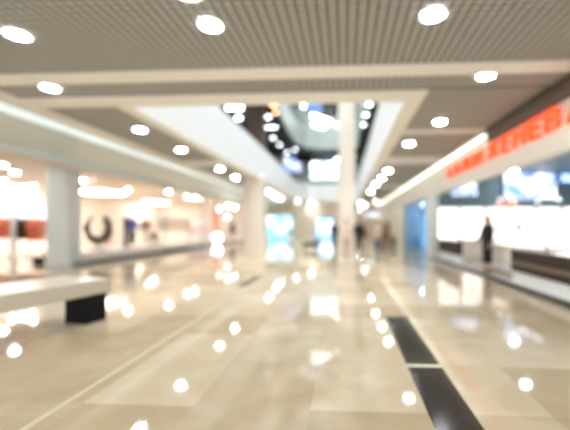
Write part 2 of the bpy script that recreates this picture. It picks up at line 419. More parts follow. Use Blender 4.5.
def upbar(a, b, y0, y1, label, y=38.9, r=.15, reach=.53):
    A = P(a, y0, y=y); B = P(b, y1, y=y); t = thing('tube_lamp', label, 'tube lamp', (A+B)/2)
    d = (B-A)/2
    MB().tube([-d, d], r, 14).build('tube', LAMPC, t)
    MB().tube([-d+Vector((0, .18, .05)), d+Vector((0, .18, .05))], .06).tube([Vector((0, .15, .05)), Vector((0, reach, .05))], .05).build('bracket', DGREY, t)
upbar(312, 331, 115, 122, 'slanting white lamp bar across the black panel, upper of two')
upbar(313, 328, 123.5, 130.5, 'slanting white lamp bar below the black panel, lower of two', reach=.69)
for i, (x, y) in enumerate([(303.5, 106), (311.5, 101.5), (337, 125), (337, 160)]):
    p = P(x, y, y=38.9); lab = ['white globe lamp high up, left of the blue lit window', 'white globe lamp high up at the top of the blue lit window',
        'white globe lamp right of the slanting lamp bars beside the tall pillar', 'white globe lamp at the upper right corner of the bright upper shop window'][i]
    t = thing('globe_lamp', lab, 'globe lamp', p); MB().ball((0, 0, 0), .16).build('globe', LAMPC, t, True); MB().tube([(0, 0, .15), (0, .7, .3)], .03).build('arm', DGREY, t)
a = P(246, 104, y=23); b = P(265, 140, y=23)
struct('wall_upper_panel', MB().lohi((a.x, 23, 4.55), (b.x, 23.3, 9.4)), BRWALL)

# ------------------------------------------------------------------ people
SKINM = mat('skin', (214, 168, 142), .5, var=.04); EYEM = mat('eye_dark', (30, 24, 22), .2)
HAIRD = mat('dark_hair', (34, 26, 22), .5); HAIRB = mat('brown_hair', (84, 60, 42), .5); HAIRF = mat('fair_hair', (176, 140, 96), .5)
def skin_mesh(nodes, edges, sub=1):
    me = bpy.data.meshes.new('t'); idx = {k: i for i, k in enumerate(nodes)}
    me.from_pydata([nodes[k][0] for k in nodes], [(idx[a], idx[b]) for a, b in edges], [])
    o = bpy.data.objects.new('t', me); COL.objects.link(o)
    o.modifiers.new('s', 'SKIN'); me.update()
    sv = me.skin_vertices[0].data
    for k in nodes:
        r = nodes[k][1]; sv[idx[k]].radius = r if isinstance(r, tuple) else (r, r)
    sv[0].use_root = True
    m = o.modifiers.new('u', 'SUBSURF'); m.levels = sub; m.render_levels = sub
    bpy.context.view_layer.update()
    dg = bpy.context.evaluated_depsgraph_get()
    out = bpy.data.meshes.new_from_object(o.evaluated_get(dg))
    bpy.data.objects.remove(o); bpy.data.meshes.remove(me)
    return out
def add_obj(name, me, m, parent):
    me.name = name; me.materials.clear(); me.materials.append(m)
    for p in me.polygons: p.use_smooth = True
    o = bpy.data.objects.new(name, me); COL.objects.link(o); o.parent = parent; return o
def figure(name, label, cat, loc, rz, H=1.7, legs=(.0, .0), arms=((.06, 0), (.06, 0)), elbow=(.1, .1), top=None, bottom=None, shoes=None,
           hair=None, hairlen=.0, skirt=None, coat=0, skin=SKINM, face=True, female=False, toplen=.0):
    """front faces local -Y. legs: forward swing of each leg; arms: forward swing; elbow: extra forward bend"""
    t = thing(name, label, cat, loc, rz); k = H/1.7
    V = lambda x, y, z: Vector((x*k, y*k, z*k))
    sh = .165 if female else .19; hp = .085
    N = {}; E = []
    N['pel'] = (V(0, 0, .93), (.135*k, .10*k)); N['waist'] = (V(0, .0, 1.08), (.115*k, .085*k)); N['chest'] = (V(0, .01, 1.27), (.145*k, .10*k))
    N['neck0'] = (V(0, .015, 1.42), (.06*k, .055*k)); N['neck'] = (V(0, .0, 1.48), .05*k)
    N['jaw'] = (V(0, -.016, 1.53), (.072*k, .082*k)); N['skull'] = (V(0, .0, 1.61), (.098*k, .116*k)); N['crown'] = (V(0, .005, 1.675), (.07*k, .085*k))
    E += [('pel', 'waist'), ('waist', 'chest'), ('chest', 'neck0'), ('neck0', 'neck'), ('neck', 'jaw'), ('jaw', 'skull'), ('skull', 'crown')]
    joints = {}
    for s, sg in (('l', 1), ('r', -1)):
        i = 0 if s == 'l' else 1
        sw = legs[i]; kn = V(sg*(hp+.005), -.44*math.sin(sw)-.01, .93-.44*math.cos(sw)-.02)
        back = max(0, -sw)*.9+.02
        an = kn+V(0, -.40*math.sin(sw)*(.4 if sw > 0 else 1)+.02, -.40*math.cos(back*.5))
        lift = max(0., an.z-.085*k)
        toe = an+V(sg*.02, -.15, -.05)
        N['hip'+s] = (V(sg*hp, 0, .88), .088*k); N['knee'+s] = (kn, .056*k); N['calf'+s] = (kn.lerp(an, .3)+V(0, .015, 0), .054*k); N['ank'+s] = (an, .036*k)
        N['foot'+s] = (an+V(0, -.04, -.045), (.04*k, .032*k)); N['toe'+s] = (toe, (.036*k, .024*k))
        E += [('pel', 'hip'+s), ('hip'+s, 'knee'+s), ('knee'+s, 'calf'+s), ('calf'+s, 'ank'+s), ('ank'+s, 'foot'+s), ('foot'+s, 'toe'+s)]
        fw, out = arms[i]; S0 = V(sg*sh, .01, 1.385)
        dU = Vector((sg*math.sin(.12+out), -math.sin(fw), -math.cos(fw))).normalized(); el = S0+dU*.29*k
        g = fw+elbow[i]; dF = Vector((sg*math.sin(out*.5), -math.sin(g), -math.cos(g))).normalized(); wr = el+dF*.25*k
        pm = wr+dF*.07*k
        N['sh'+s] = (S0, .05*k); N['elb'+s] = (el, .041*k); N['fore'+s] = (el.lerp(wr, .3), .041*k); N['wri'+s] = (wr, .027*k); N['palm'+s] = (pm, (.036*k, .02*k))
        E += [('chest', 'sh'+s), ('sh'+s, 'elb'+s), ('elb'+s, 'fore'+s), ('fore'+s, 'wri'+s), ('wri'+s, 'palm'+s)]
        joints[s] = (S0, el, wr, pm, dF, kn, an, toe, sg)
    me = skin_mesh(N, E)
    # face, ears and fingers in the same body mesh
    b = MB(); b.bm.from_mesh(me)
    for s in 'lr':
        S0, el, wr, pm, dF, kn, an, toe, sg = joints[s]
        fwd = Vector((0, -1, 0)); side = fwd-dF*fwd.dot(dF); side = side.normalized() if side.length > .1 else Vector((0, 0, 1))
        inn = dF.cross(side)*(-sg)
        for q, ln in enumerate((.072, .082, .076, .06)):
            p0 = pm+side*(.026-.017*q)*k+dF*.015*k
            p1 = p0+dF*ln*.5*k+inn*.008*k; p2 = p0+dF*ln*.85*k+inn*.028*k
            b.tube([p0, p1, p2], [.0095*k, .009*k, .007*k], 6)
        p0 = wr+dF*.03*k+side*.02*k; b.tube([p0, p0+dF*.03*k+side*.025*k, p0+dF*.06*k+side*.03*k+inn*.015*k], [.012*k, .011*k, .008*k], 6)
    if face:
        b.ball(V(0, -.098, 1.60), .016*k, .8, 1, 1.5, 8)
        for sg in (1, -1):
            b.ball(V(sg*.08, .005, 1.6), .028*k, .4, .8, 1.2, 8)
        b.ball(V(0, -.09, 1.562), .02*k, 1.2, .5, .4, 8)
    bpy.data.meshes.remove(me)
    n0 = len(b.bm.faces)
    if face:
        for sg in (1, -1): b.ball(V(sg*.032, -.082, 1.615), .012*k, seg=8)
    b.bm.faces.ensure_lookup_table()
    for q in range(n0, len(b.bm.faces)): b.bm.faces[q].material_index = 1
    o = b.build('body', skin, t, True)
    o.data.materials.append(EYEM)
    # garments
    if top:
        G = {}; g = .022*k+coat*.012
        G['a'] = (V(0, 0, .88-toplen), (.205*k+g, .155*k+g)); G['b'] = (V(0, 0, 1.08), (.118*k+g, .088*k+g)); G['c'] = (V(0, .01, 1.28), (.15*k+g, .10*k+g)); G['d'] = (V(0, .015, 1.415), (.095*k+g, .066*k+g))
        EE = [('a', 'b'), ('b', 'c'), ('c', 'd')]
        for s in 'lr':
            S0, el, wr, *_ = joints[s]
            G['s'+s] = (S0+V(0, 0, .004), .07*k+g*.9); G['e'+s] = (el, .045*k+g*.8); G['w'+s] = (wr.lerp(el, .06), .032*k+g*.8)
            EE += [('c', 's'+s), ('s'+s, 'e'+s), ('e'+s, 'w'+s)]
        add_obj('jacket' if coat else 'top', skin_mesh(G, EE), top, t)
    if skirt:
        m, zb, w = skirt
        MB().loft([(0, 0, zb*k, w*k, w*.8*k), (0, 0, (zb+.2)*k, (w-.02)*k, (w*.8-.02)*k), (0, 0, .86*k, .18*k, .145*k), (0, 0, .96*k, .175*k, .135*k), (0, 0, 1.08*k, .145*k, .115*k)], 20).build('skirt', m, t, True)
    if bottom:
        G = {'p': (V(0, 0, 1.0), (.14*k, .11*k)), 'q': (V(0, 0, .9), (.13*k, .11*k))}; EE = [('p', 'q')]
        for s in 'lr':
            kn, an = joints[s][5], joints[s][6]
            sg = joints[s][8]
            hh = V(sg*hp, 0, .82)
            G['h'+s] = (hh, .108*k); G['t'+s] = (hh.lerp(kn, .5), .094*k); G['k'+s] = (kn, .08*k); G['c'+s] = (kn.lerp(an, .3)+V(0, .012, 0), .077*k); G['n'+s] = (an+V(0, .005, .02), .062*k)
            EE += [('q', 'h'+s), ('h'+s, 't'+s), ('t'+s, 'k'+s), ('k'+s, 'c'+s), ('c'+s, 'n'+s)]
        add_obj('trousers', skin_mesh(G, EE), bottom, t)
    if shoes:
        for s in 'lr':
            an, toe = joints[s][6], joints[s][7]
            f = MB(); c = (an+toe)/2
            f.box((c.x, c.y+.01*k, toe.z-.012*k), (.088*k, .26*k, .028*k), bev=.01)
            f.ball((c.x, c.y-.03*k, toe.z+.012*k), .05*k, .85, 2.0, .8); f.ball((an.x, an.y+.02*k, toe.z+.03*k), .048*k, .9, 1.1, 1.2)
            f.build('shoe', shoes, t, True)
    if hair:
        h = MB(); h.ball(V(0, .022, 1.65), .104*k, .93, 1.02, .86)
        if hairlen:
            h.loft([(0, .075*k, (1.60-hairlen)*k, .06*k, .03*k), (0, .075*k, (1.58-hairlen*.4)*k, .082*k, .045*k), (0, .06*k, 1.63*k, .085*k, .06*k)])
        h.build('hair', hair, t, True)
    # stand on the floor
    zmin = min((joints[s][7].z for s in 'lr'))-.026*k
    for c in t.children: c.location.z -= zmin
    return t
BLK = mat('black_cloth', (22, 22, 26), .8); NAVY = mat('navy_cloth', (44, 52, 74), .8); RUST = mat('dark_red_cloth', (96, 40, 38), .8)
BEIGEC = mat('beige_coat_cloth', (206, 182, 160), .8); PALEC = mat('pale_pink_cloth', (222, 196, 180), .8); BLUEJ = mat('blue_jeans_cloth', (74, 98, 134), .8)
GREYC = mat('grey_cloth', (120, 116, 112), .8); SHOEB = mat('black_shoe', (18, 17, 17), .35); TIGHTS = mat('black_tights', (28, 26, 28), .6)
p = P(487.5, 272, z=0); SF = .05
figure('person', 'woman in a black dress standing between the counters of the bright jewellery shop', 'person', (p.x, p.y, .003), math.radians(-70), 1.68,
       legs=(.06, -.05), arms=((.1, 0), (.2, 0)), elbow=(.2, .5), top=BLK, skirt=(BLK, .28, .18), bottom=None, shoes=SHOEB, hair=HAIRB, hairlen=.2, female=True)
p = P(359, 254, z=0)
pb = figure('person', 'person in black with a dark red shoulder bag, walking right of the tall pillar', 'person', (p.x, p.y, .003), math.radians(10), 1.74,
       legs=(.25, -.22), arms=((-.2, 0), (.25, 0)), elbow=(.15, .3), top=BLK, bottom=BLK, shoes=SHOEB, hair=HAIRD, hairlen=.05, coat=1.5, toplen=.2)
bag = MB().box((0, 0, 0), (.12, .34, .28), bev=.04).build('shoulder_bag', RUST); 
tag(bag, 'dark red shoulder bag at the hip of the person in black', 'bag'); bag.location = (p.x+.29, p.y, 1.0)
MB().tube([(0, -.14, .13), (-.09, -.08, .32), (-.11, 0, .44), (-.09, .08, .32), (0, .14, .13)], .012).build('strap', RUST, bag)
p = P(377, 252, z=0)
figure('person', 'person in a beige coat and blue jeans, rightmost of the walkers', 'person', (p.x, p.y, .003), math.radians(185), 1.7,
       legs=(-.2, .22), arms=((.2, 0), (-.2, 0)), elbow=(.2, .2), top=BEIGEC, bottom=BLUEJ, shoes=SHOEB, hair=HAIRF, hairlen=.12, coat=2, toplen=.25, female=True)
p = P(334.5, 249.5, z=0)
figure('person', 'person in dark clothes just left of the tall beige pillar', 'person', (p.x, p.y, .003), math.radians(160), 1.72,
       legs=(.12, -.12), arms=((.1, 0), (-.1, 0)), elbow=(.2, .2), top=NAVY, bottom=BLK, shoes=SHOEB, hair=HAIRD, coat=1, toplen=.16)
p = P(346.5, 254, z=0)
figure('person', 'person in pale pink clothes in front of the tall beige pillar', 'person', (p.x, p.y, .003), math.radians(-8), 1.66,
       legs=(.16, -.14), arms=((-.15, 0), (.2, 0)), elbow=(.3, .3), top=PALEC, bottom=mat('tan_cloth', (186, 160, 138), .8), shoes=mat('brown_shoe', (96, 70, 56), .5), hair=HAIRB, hairlen=.1, coat=1, toplen=.2, female=True)

# ------------------------------------------------------------------ near bench
p = P(107, 319, z=0)
bt = thing('bench', 'long pale stone bench on a black block foot in the left foreground', 'bench', (p.x, p.y, 0), math.radians(-14))
MB().lohi((-.92, -4.2, .405), (.02, .03, .615), .012).build('seat', SEATM, bt)
for y in (-.34, -4.0): MB().lohi((-.40, y, 0), (-.01, y+.34, .405), .006).build('leg', BLACK, bt)

# ------------------------------------------------------------------ red sign
txt = 'САЛОН ЖЕНЕВА'
sg = thing('shop_sign', 'glowing red orange shop sign letters on the fascia over the jewellery shop', 'sign', (3.85, 15.0, 2.94))
def letter(ch, w, h):
    c = bpy.data.curves.new('l', 'FONT'); c.body = ch; c.size = 1; c.extrude = .03; c.offset = .008
    o = bpy.data.objects.new('l', c); COL.objects.link(o); bpy.context.view_layer.update()
    me = bpy.data.meshes.new_from_object(o.evaluated_get(bpy.context.evaluated_depsgraph_get()))
    bpy.data.objects.remove(o)
    xs = [v.co.x for v in me.vertices]; ys = [v.co.y for v in me.vertices]; x0, y0 = min(xs), min(ys)
    sx = w/(max(xs)-x0); sy = h/(max(ys)-y0)
    for v in me.vertices:
        X, Y, Z = (v.co.x-x0)*sx, (v.co.y-y0)*sy, v.co.z
        v.co = Vector((-.045+(-Z if True else Z), -X, Y))
    me.flip_normals() if False else None
    return me
ys = {}
def put(chars, pxs, h, z):
    for ch, (a, b) in zip(chars, pxs):
        ya = P(a, 150, x=3.8).y; yb = P(b, 150, x=3.8).y
        me = letter(ch, ya-yb, h); me.name = 'letter'
        me.materials.append(RED); o = bpy.data.objects.new('letter', me); COL.objects.link(o); o.parent = sg
        o.location = (0, ya-15.0, z); o['label'] = 'glowing red letter ' + ch
zs = [P(x, y, x=3.8).z for x, y in ((493.2, 151.4), (506, 143.5), (519, 135.3), (534.4, 126.8), (552.8, 118.6), (464.5, 166))]
print('LETTERS', zs)
LZ = sum(zs[:5])/5-.21-2.94
put('САЛОН', [(447.5, 452.5), (454.5, 459.5), (461.5, 467), (469, 474.5), (476.5, 482)], .40, LZ)
put('ЖЕНЕВА', [(487.5, 498), (501.8, 509.6), (513.4, 524), (528.8, 540), (545, 560), (567, 588)], .41, LZ)

# ------------------------------------------------------------------ jewellery shop
# lit wall showcases against the far side wall of the shop
sc = thing('wall_showcase', '', 'showcase', group='lit wall showcases')
W = 1.1
MB().lohi((-W/2, 0, 0), (W/2, .42, .78), .005).build('base_cabinet', WARMW, sc)
MB().lohi((-W/2+.04, .36, .82), (W/2-.04, .40, 2.22)).build('light_panel', SHELFL, sc)
f = MB()
for q in ((-W/2, .0, .78, -W/2+.03, .42, 2.27), (W/2-.03, 0, .78, W/2, .42, 2.27), (-W/2, 0, 2.22, W/2, .42, 2.27), (-W/2, .40, .78, W/2, .42, 2.27)): f.lohi(q[:3], q[3:])
f.build('frame', WHITE, sc)
for z in (1.12, 1.48, 1.84): MB().lohi((-W/2+.03, .05, z), (W/2-.03, .36, z+.015)).build('shelf', WHITE, sc)
xs = [4.72+i*1.12 for i in range(6)]
for i, x in enumerate(xs):
    lab = 'glowing white wall showcase with shelves, %s from the grey pier' % ORD[i]
    if i == 0: sc.location = (x, 16.25, 0); sc['label'] = lab
    else: dup(sc, (x, 16.25, 0), lab)
# necklace busts on the shelves
bust = thing('necklace_bust', '', 'display bust', group='busts in the wall showcases')
MB().loft([(0, 0, 0, .05, .035), (0, 0, .03, .05, .035), (0, 0, .10, .075, .03), (0, 0, .16, .06, .03), (0, 0, .19, .025, .022), (0, 0, .23, .022, .02)], 14).build('form', mat('velvet_grey', (150, 140, 132), .9), bust, True)
MB().tube([(.045*math.sin(q), -.033-.004*math.cos(q), .13+.035*math.cos(q)) for q in [i*2*PI/12 for i in range(12)]], .005, 6, True).build('necklace', mat('gold_metal', (210, 170, 90), .25, 1), bust)
nb = 0
for i, x in enumerate(xs[:5]):
    for r, z in enumerate((1.135, 1.495)):
        lab = 'small grey necklace bust on the %s shelf of the %s wall showcase' % (('lower', 'middle')[r], ORD[i])
        if nb == 0: bust.location = (x, 16.45, z); bust['label'] = lab
        else: dup(bust, (x, 16.45, z), lab)
        nb += 1
# screens over the showcases
def screen(a, b, c, d, label, m, y=16.6):
    A = P(a, d, y=y); B = P(b, c, y=y); w = (B.x-A.x)/2; h = B.z-A.z
    t = thing('wall_screen', label, 'screen', ((A.x+B.x)/2, y, A.z))
    MB().lohi((-w, -.005, 0), (w, .02, h)).build('display', m, t)
    MB().lohi((-w-.04, .0, -.04), (w+.04, .09, h+.04), .008).build('housing', DGREY, t)
SCR = emit('screen_glow', (246, 248, 255), 1.7, True, (104, 134, 190), 1.3)
screen(452, 477, 184, 195.5, 'small glowing white screen over the showcases nearest the grey pier', SCR)
screen(504, 556, 173, 199, 'large glowing blue white screen over the middle wall showcases', SCR)
screen(561, 580, 174, 182, 'narrow pale blue screen cut by the right edge of the view', emit('screen_glow_blue', (150, 186, 255), 1.6))
tr = thing('spotlight', '', 'spotlight', group='spotlights over the wall showcases')
MB().lathe([(.05, 0), (.075, .01), (.075, .14), (.03, .18)], n=16).build('can', WHITE, tr, True)
MB().lathe([(.062, -.012), (.062, .004)], n=16).build('lens', LAMPC, tr)
MB().tube([(0, 0, .17), (0, .12, .24), (0, .3, .24)], .012).build('arm', STEEL, tr)
for i, (x, y) in enumerate([(500, 200), (513, 201), (538, 202), (559, 200)]):
    p = P(x, y, y=16.2); lab = 'white spotlight, %s from the left above the showcases' % ORD[i]
    if i == 0: tr.location = p; tr['label'] = lab
    else: dup(tr, p, lab)
p = P(514.5, 172, z=3.86); dup(dl, (p.x, p.y, 3.872), 'single downlight in the blue grey shop ceiling over the large screen', group='shop ceiling lamp')
for i, (x, y) in enumerate([(6, 6), (8.5, 6), (6, 9), (8.5, 9), (6, 12), (8.5, 12.)]):
    dup(dl, (x, y, 3.872), 'downlight in the jewellery shop ceiling, %s from the camera %s' % (ORD[i//2], ('near the fascia', 'deeper inside')[i % 2]), group='jewellery shop ceiling lamps')
A = P(497, 206.5, y=16.2); B = P(518, 203, y=16.2)
t = thing('lit_strip', 'orange lit strip above the showcases left of the middle spotlights', 'sign', ((A.x+B.x)/2, 16.2, A.z))
MB().lohi((-(B.x-A.x)/2, 0, 0), ((B.x-A.x)/2, .05, B.z-A.z+.02)).build('panel', emit('orange_strip_glow', (255, 140, 92), .9), t)
MB().lohi((-(B.x-A.x)/2-.02, .05, -.01), ((B.x-A.x)/2+.02, .08, B.z-A.z+.03)).build('backing', WHITE, t)
# counters
def counter(label, y0, y1, m1, m2, x=4.0, slat=False, case=None, depth=.6):
    L = (y1-y0)/2; t = thing('display_counter', label, 'counter', (x, (y0+y1)/2, 0))
    MB().lohi((.04, -L, .05), (depth, L, .34)).build('plinth', WHITE, t)
    MB().lohi((.02, -L, .34), (depth, L, .82)).build('carcass', m1, t)
    if slat:
        for k in range(4): MB().lohi((0, -L+.02, .36+k*.115), (.03, L-.02, .43+k*.115), .004).build('slat', m1, t)
    else:
        MB().lohi((0, -L, .34), (.02, L, .48)).build('front_panel', m1, t)
        MB().lohi((-.004, -L, .49), (.02, L, .58)).build('front_stripe', m2, t)
        MB().lohi((0, -L, .59), (.02, L, .82)).build('front_panel', m1, t)
    MB().lohi((-.02, -L-.01, .82), (depth, L+.01, .845)).build('top', m2, t)
    if case:
        a, b, h = case; g = MB()
        g.lohi((.01, a, .845), (.018, b, .845+h)); g.lohi((.01, a, .845+h), (depth-.02, b, .853+h)); g.lohi((.01, b-.008, .845), (depth-.02, b, .845+h)); g.lohi((.01, a, .845), (depth-.02, a+.008, .845+h))
        gc = g.build('glass_case', GLASS, t)
        f = MB()
        for yy in (a, b): f.tube([(.01, yy, .845), (.01, yy, .845+h)], .016)
        f.tube([(.01, a, .85+h), (.01, b, .85+h)], .014); f.build('case_frame', DGREY, gc)
        MB().lohi((.1, a+.05, .85), (depth-.06, b-.05, .86)).build('lit_tray', SHELFL, t)
    return t
counter('long dark brown counter with a lighter stripe and glass case at the right edge', 4.2, 8.7, BROWN, BROWN2, case=(-2.2, .75, .36))
counter('short brown counter with slatted front beside the grey pier', 12.8, 15.3, BROWN, BROWN2, slat=True, depth=.2)
counter('white counter behind the woman in black', 9.2, 12.2, WARMW, WHITE, x=4.7, case=(-1.45, 1.45, .4))
# inner island showcases
isl = thing('island_showcase', '', 'showcase', group='island showcases')
MB().lohi((-.8, -.3, .1), (.8, .3, .8), .01).build('base', WARMW, isl); MB().lohi((-.76, -.26, 0), (.76, .26, .1)).build('plinth', DGREY, isl)
MB().lohi((-.76, -.26, .80), (.76, .26, .82)).build('lit_tray', SHELFL, isl)
g = MB()
for q in ((-.8, -.3, .8, .8, -.29, 1.15), (-.8, .29, .8, .8, .3, 1.15), (-.8, -.29, .8, -.79, .29, 1.15), (.79, -.29, .8, .8, .29, 1.15), (-.8, -.3, 1.15, .8, .3, 1.16)): g.lohi(q[:3], q[3:])
g.build('glass_case', GLASS, isl)
MB().lohi((-.8, .22, .82), (.8, .26, 1.14)).build('light_panel', SHELFL, isl)
for i, (x, y) in enumerate([(6.6, 12.6), (8.5, 12.6), (6.6, 10.2), (8.5, 10.2)]):
    lab = 'glowing white island showcase in the jewellery shop, %s, %s' % (('back row', 'front row')[i//2], ('nearer the fascia', 'deeper inside')[i % 2])
    if i == 0: isl.location = (x, y, 0); isl['label'] = lab
    else: dup(isl, (x, y, 0), lab)
t = thing('table_mirror', 'small dark rimmed round mirror on the white island showcase', 'mirror', (*P(518, 219, y=10.2).xy, 1.16))
MB().lathe([(.07, 0), (.07, .012), (.012, .02), (.012, .14)], n=16).build('stand', DGREY, t)
MB().tube([(.09*math.cos(q), 0, .23+.09*math.sin(q)) for q in [i*2*PI/20 for i in range(20)]], .012, 8, True).build('rim', DGREY, t)
g = MB(); bmesh.ops.create_cone(g.bm, segments=20, radius1=.085, radius2=.085, depth=.01, cap_ends=True, matrix=Matrix.Translation((0, 0, .23)) @ Matrix.Rotation(PI/2, 4, 'X')); g.build('glass', STEEL, t)

# ------------------------------------------------------------------ blue glass shop beyond the pier
TEAL = mat('teal_frame', (96, 132, 146), .4); BLUEW = mat('blue_shop_wall', (150, 200, 230), .45)
struct('wall_blue_shop', MB().lohi((5.6, 16.85, 0), (5.75, 23.4, 2.74)), BLUEW)
struct('ceiling_blue_shop', MB().lohi((4.06, 16.85, 2.74), (5.75, 23.4, 2.84)), WHITE)
struct('wall_blue_shop_end', MB().lohi((4.1, 23.35, 0), (5.75, 23.45, 2.74)), BLUEW)
BG = glass('blue_glass', (216, 236, 250))
for i, (a, b) in enumerate([(16.9, 18.7), (18.76, 20.9), (20.96, 23.3)]):
    w = struct('window_%d' % (i+4), MB().lohi((3.94, a, .06), (3.96, b, 2.74)), BG)
    struct('window_mullion', MB().lohi((3.9, b, 0), (4.0, b+.06, 2.74)), TEAL, w)
    struct('window_rail', MB().lohi((3.9, a, 0), (4.0, b, .06)), TEAL, w)
    struct('window_transom', MB().lohi((3.91, a, 2.18), (3.99, b, 2.24)), TEAL, w)
def poster(loc, w, h, rz, label, m, name='lightbox_poster'):
    t = thing(name, label, 'poster', loc, rz)
    MB().lohi((-w/2, -.03, .05), (w/2, -.005, h)).build('print', m, MB().lohi((-w/2-.04, -.01, 0), (w/2+.04, .06, h+.04), .005).build('case', STEEL, t))
poster((4.7, 17.4, 0), 1.1, 1.9, math.radians(-60), 'white and cyan lightbox poster standing nearest the pier behind the blue glass', emit('cyan_poster', (226, 246, 255), 1.6, True, (110, 184, 220), 1.6))
poster((4.9, 19.5, 0), 1.3, 2.1, math.radians(-70), 'deep blue lightbox poster in the middle behind the blue glass', emit('blue_poster', (90, 166, 220), 1.2, True, (76, 146, 204), 1.5))
poster((4.9, 21.9, 0), 1.3, 2.1, math.radians(-70), 'pale blue lightbox poster farthest behind the blue glass', emit('pale_blue_poster', (150, 200, 230), 1.2, True, (96, 164, 210), 1.5))
for i, y in enumerate((17.2, 19.8, 22.4)): dup(dl, (4.8, y, 2.73), 'downlight inside the blue glass shop, %s from the pier' % ORD[i], group='blue shop ceiling lamps')

# ------------------------------------------------------------------ far end
FA = emit('far_display_white', (236, 250, 252), 1.3, True, (120, 196, 214), .7)
FB = emit('far_display_blue', (244, 250, 255), 1.6, True, (130, 190, 236), .8)
def shopfront(a, b, c, label, m, frame, y=39.9):
    A = P(a, 0, y=y).x; B = P(b, 0, y=y).x; h = P(0, c, y=y).z; w = (B-A)/2
    t = thing('shopfront', label, 'shop front', ((A+B)/2, y, 0))
    MB().lohi((-w, .03, .1), (w, .06, h)).build('lit_display', m, t)
    f = MB()
    for q in ((-w-.15, -.1, 0, -w, .08, h+.2), (w, -.1, 0, w+.15, .08, h+.2), (-w, -.1, h, w, .08, h+.2), (-w, -.1, 0, w, .08, .1), (-.04, -.08, .1, .04, .02, h)): f.lohi(q[:3], q[3:])
    fo = f.build('frame', frame, t); MB().lohi((-w, -.06, .1), (-.04, -.05, h)).build('glass', GLASS, fo); MB().lohi((.04, -.06, .1), (w, -.05, h)).build('glass', GLASS, fo)
GRNF = mat('green_grey_frame', (150, 166, 154), .5)
shopfront(266, 293, 216, 'far shop front with glowing white and cyan display behind the beige pillar', FA, GRNF)
shopfront(316.5, 333, 219, 'narrow far shop front glowing blue white, left of the tall pillar', FB, mat('blue_frame', (110, 140, 160), .5))
for i, (a, b, c, d, m, lab) in enumerate([(279, 281.5, 222, 226, emit('red_spot_glow', (240, 130, 130), .8), 'small red card in the far cyan display'), (287, 292, 229, 236, mat('teal_box', (60, 150, 160), .5), 'teal box low in the right corner of the far cyan display')]):
    A = P(a, d, y=39.88); B = P(b, c, y=39.88)
    o = MB().lohi((0, 0, 0), (B.x-A.x, .05, B.z-A.z), .005).build('display_card' if i == 0 else 'display_box', m); o.location = (A.x, 39.875, A.z); tag(o, lab, 'display item')
p = P(311, 250, z=0)
t = thing('bench', 'black upholstered bench with one raised end out on the far floor', 'bench', (p.x, p.y+.3, 0), math.radians(8))
MB().lohi((-.5, -.25, .2), (.5, .25, .42), .04).build('seat', BLACK, t)
MB().box((.43, 0, .5), (.14, .5, .36), bev=.04, ry=.3).build('armrest', BLACK, t)
for sx in (-1, 1):
    for sy in (-1, 1): MB().lohi((sx*.42-.03, sy*.19-.03, 0), (sx*.42+.03, sy*.19+.03, .21)).build('leg', BLACK, t)
p = P(384, 240, x=3.2)
t = thing('information_kiosk', 'brown information kiosk board at the far right of the hall', 'kiosk', (p.x, p.y, 0))
MB().lohi((-.45, -.12, .25), (.45, .12, 1.65), .02).build('board', mat('kiosk_brown', (134, 104, 76), .5), t)
MB().lohi((-.35, -.2, 0), (.35, .2, .25), .02).build('base', mat('kiosk_base', (168, 150, 126), .5), t)
MB().lohi((-.36, -.135, .95), (.36, -.12, 1.5)).build('screen', mat('kiosk_panel', (160, 134, 102), .3), t)
p = P(393, 246, x=3.15)
t = thing('potted_plant', 'small green potted plant near the far right wall', 'plant', (p.x, p.y, 0))
MB().lathe([(.13, 0), (.19, .34), (.2, .36), (.17, .36)], n=18).build('pot', GREYC, t)
lf = MB()
for i in range(46):
    a = random.random()*2*PI; e = random.uniform(.3, 1.3); L = random.uniform(.3, .52); d = Vector((math.cos(a)*math.cos(e), math.sin(a)*math.cos(e), math.sin(e)))
    s = d.cross(Vector((0, 0, 1))).normalized()*.045; b0 = Vector((0, 0, .34))
    vs = [lf.bm.verts.new(q) for q in (b0, b0+d*L*.5+s, b0+d*L+Vector((0, 0, -.08)), b0+d*L*.5-s)]; lf.bm.faces.new(vs)
lf.build('leaves', mat('leaf_green', (60, 104, 78), .5), t)
p = P(374.5, 214.5, y=38)
t = thing('hanging_sign', 'small hanging sign with a blue end in the far right passage', 'sign', (p.x, 38, p.z))
MB().lohi((-.9, -.04, -.22), (.55, .04, .22), .01).build('white_panel', emit('sign_pale', (225, 238, 246), .9), t)
MB().lohi((.55, -.04, -.22), (.95, .04, .22), .01).build('blue_panel', emit('sign_blue', (60, 90, 190), .9), t)
for sx in (-.7, .7): MB().tube([(sx, 0, .2), (sx, 0, CZ-p.z)], .012).build('rod', STEEL, t)

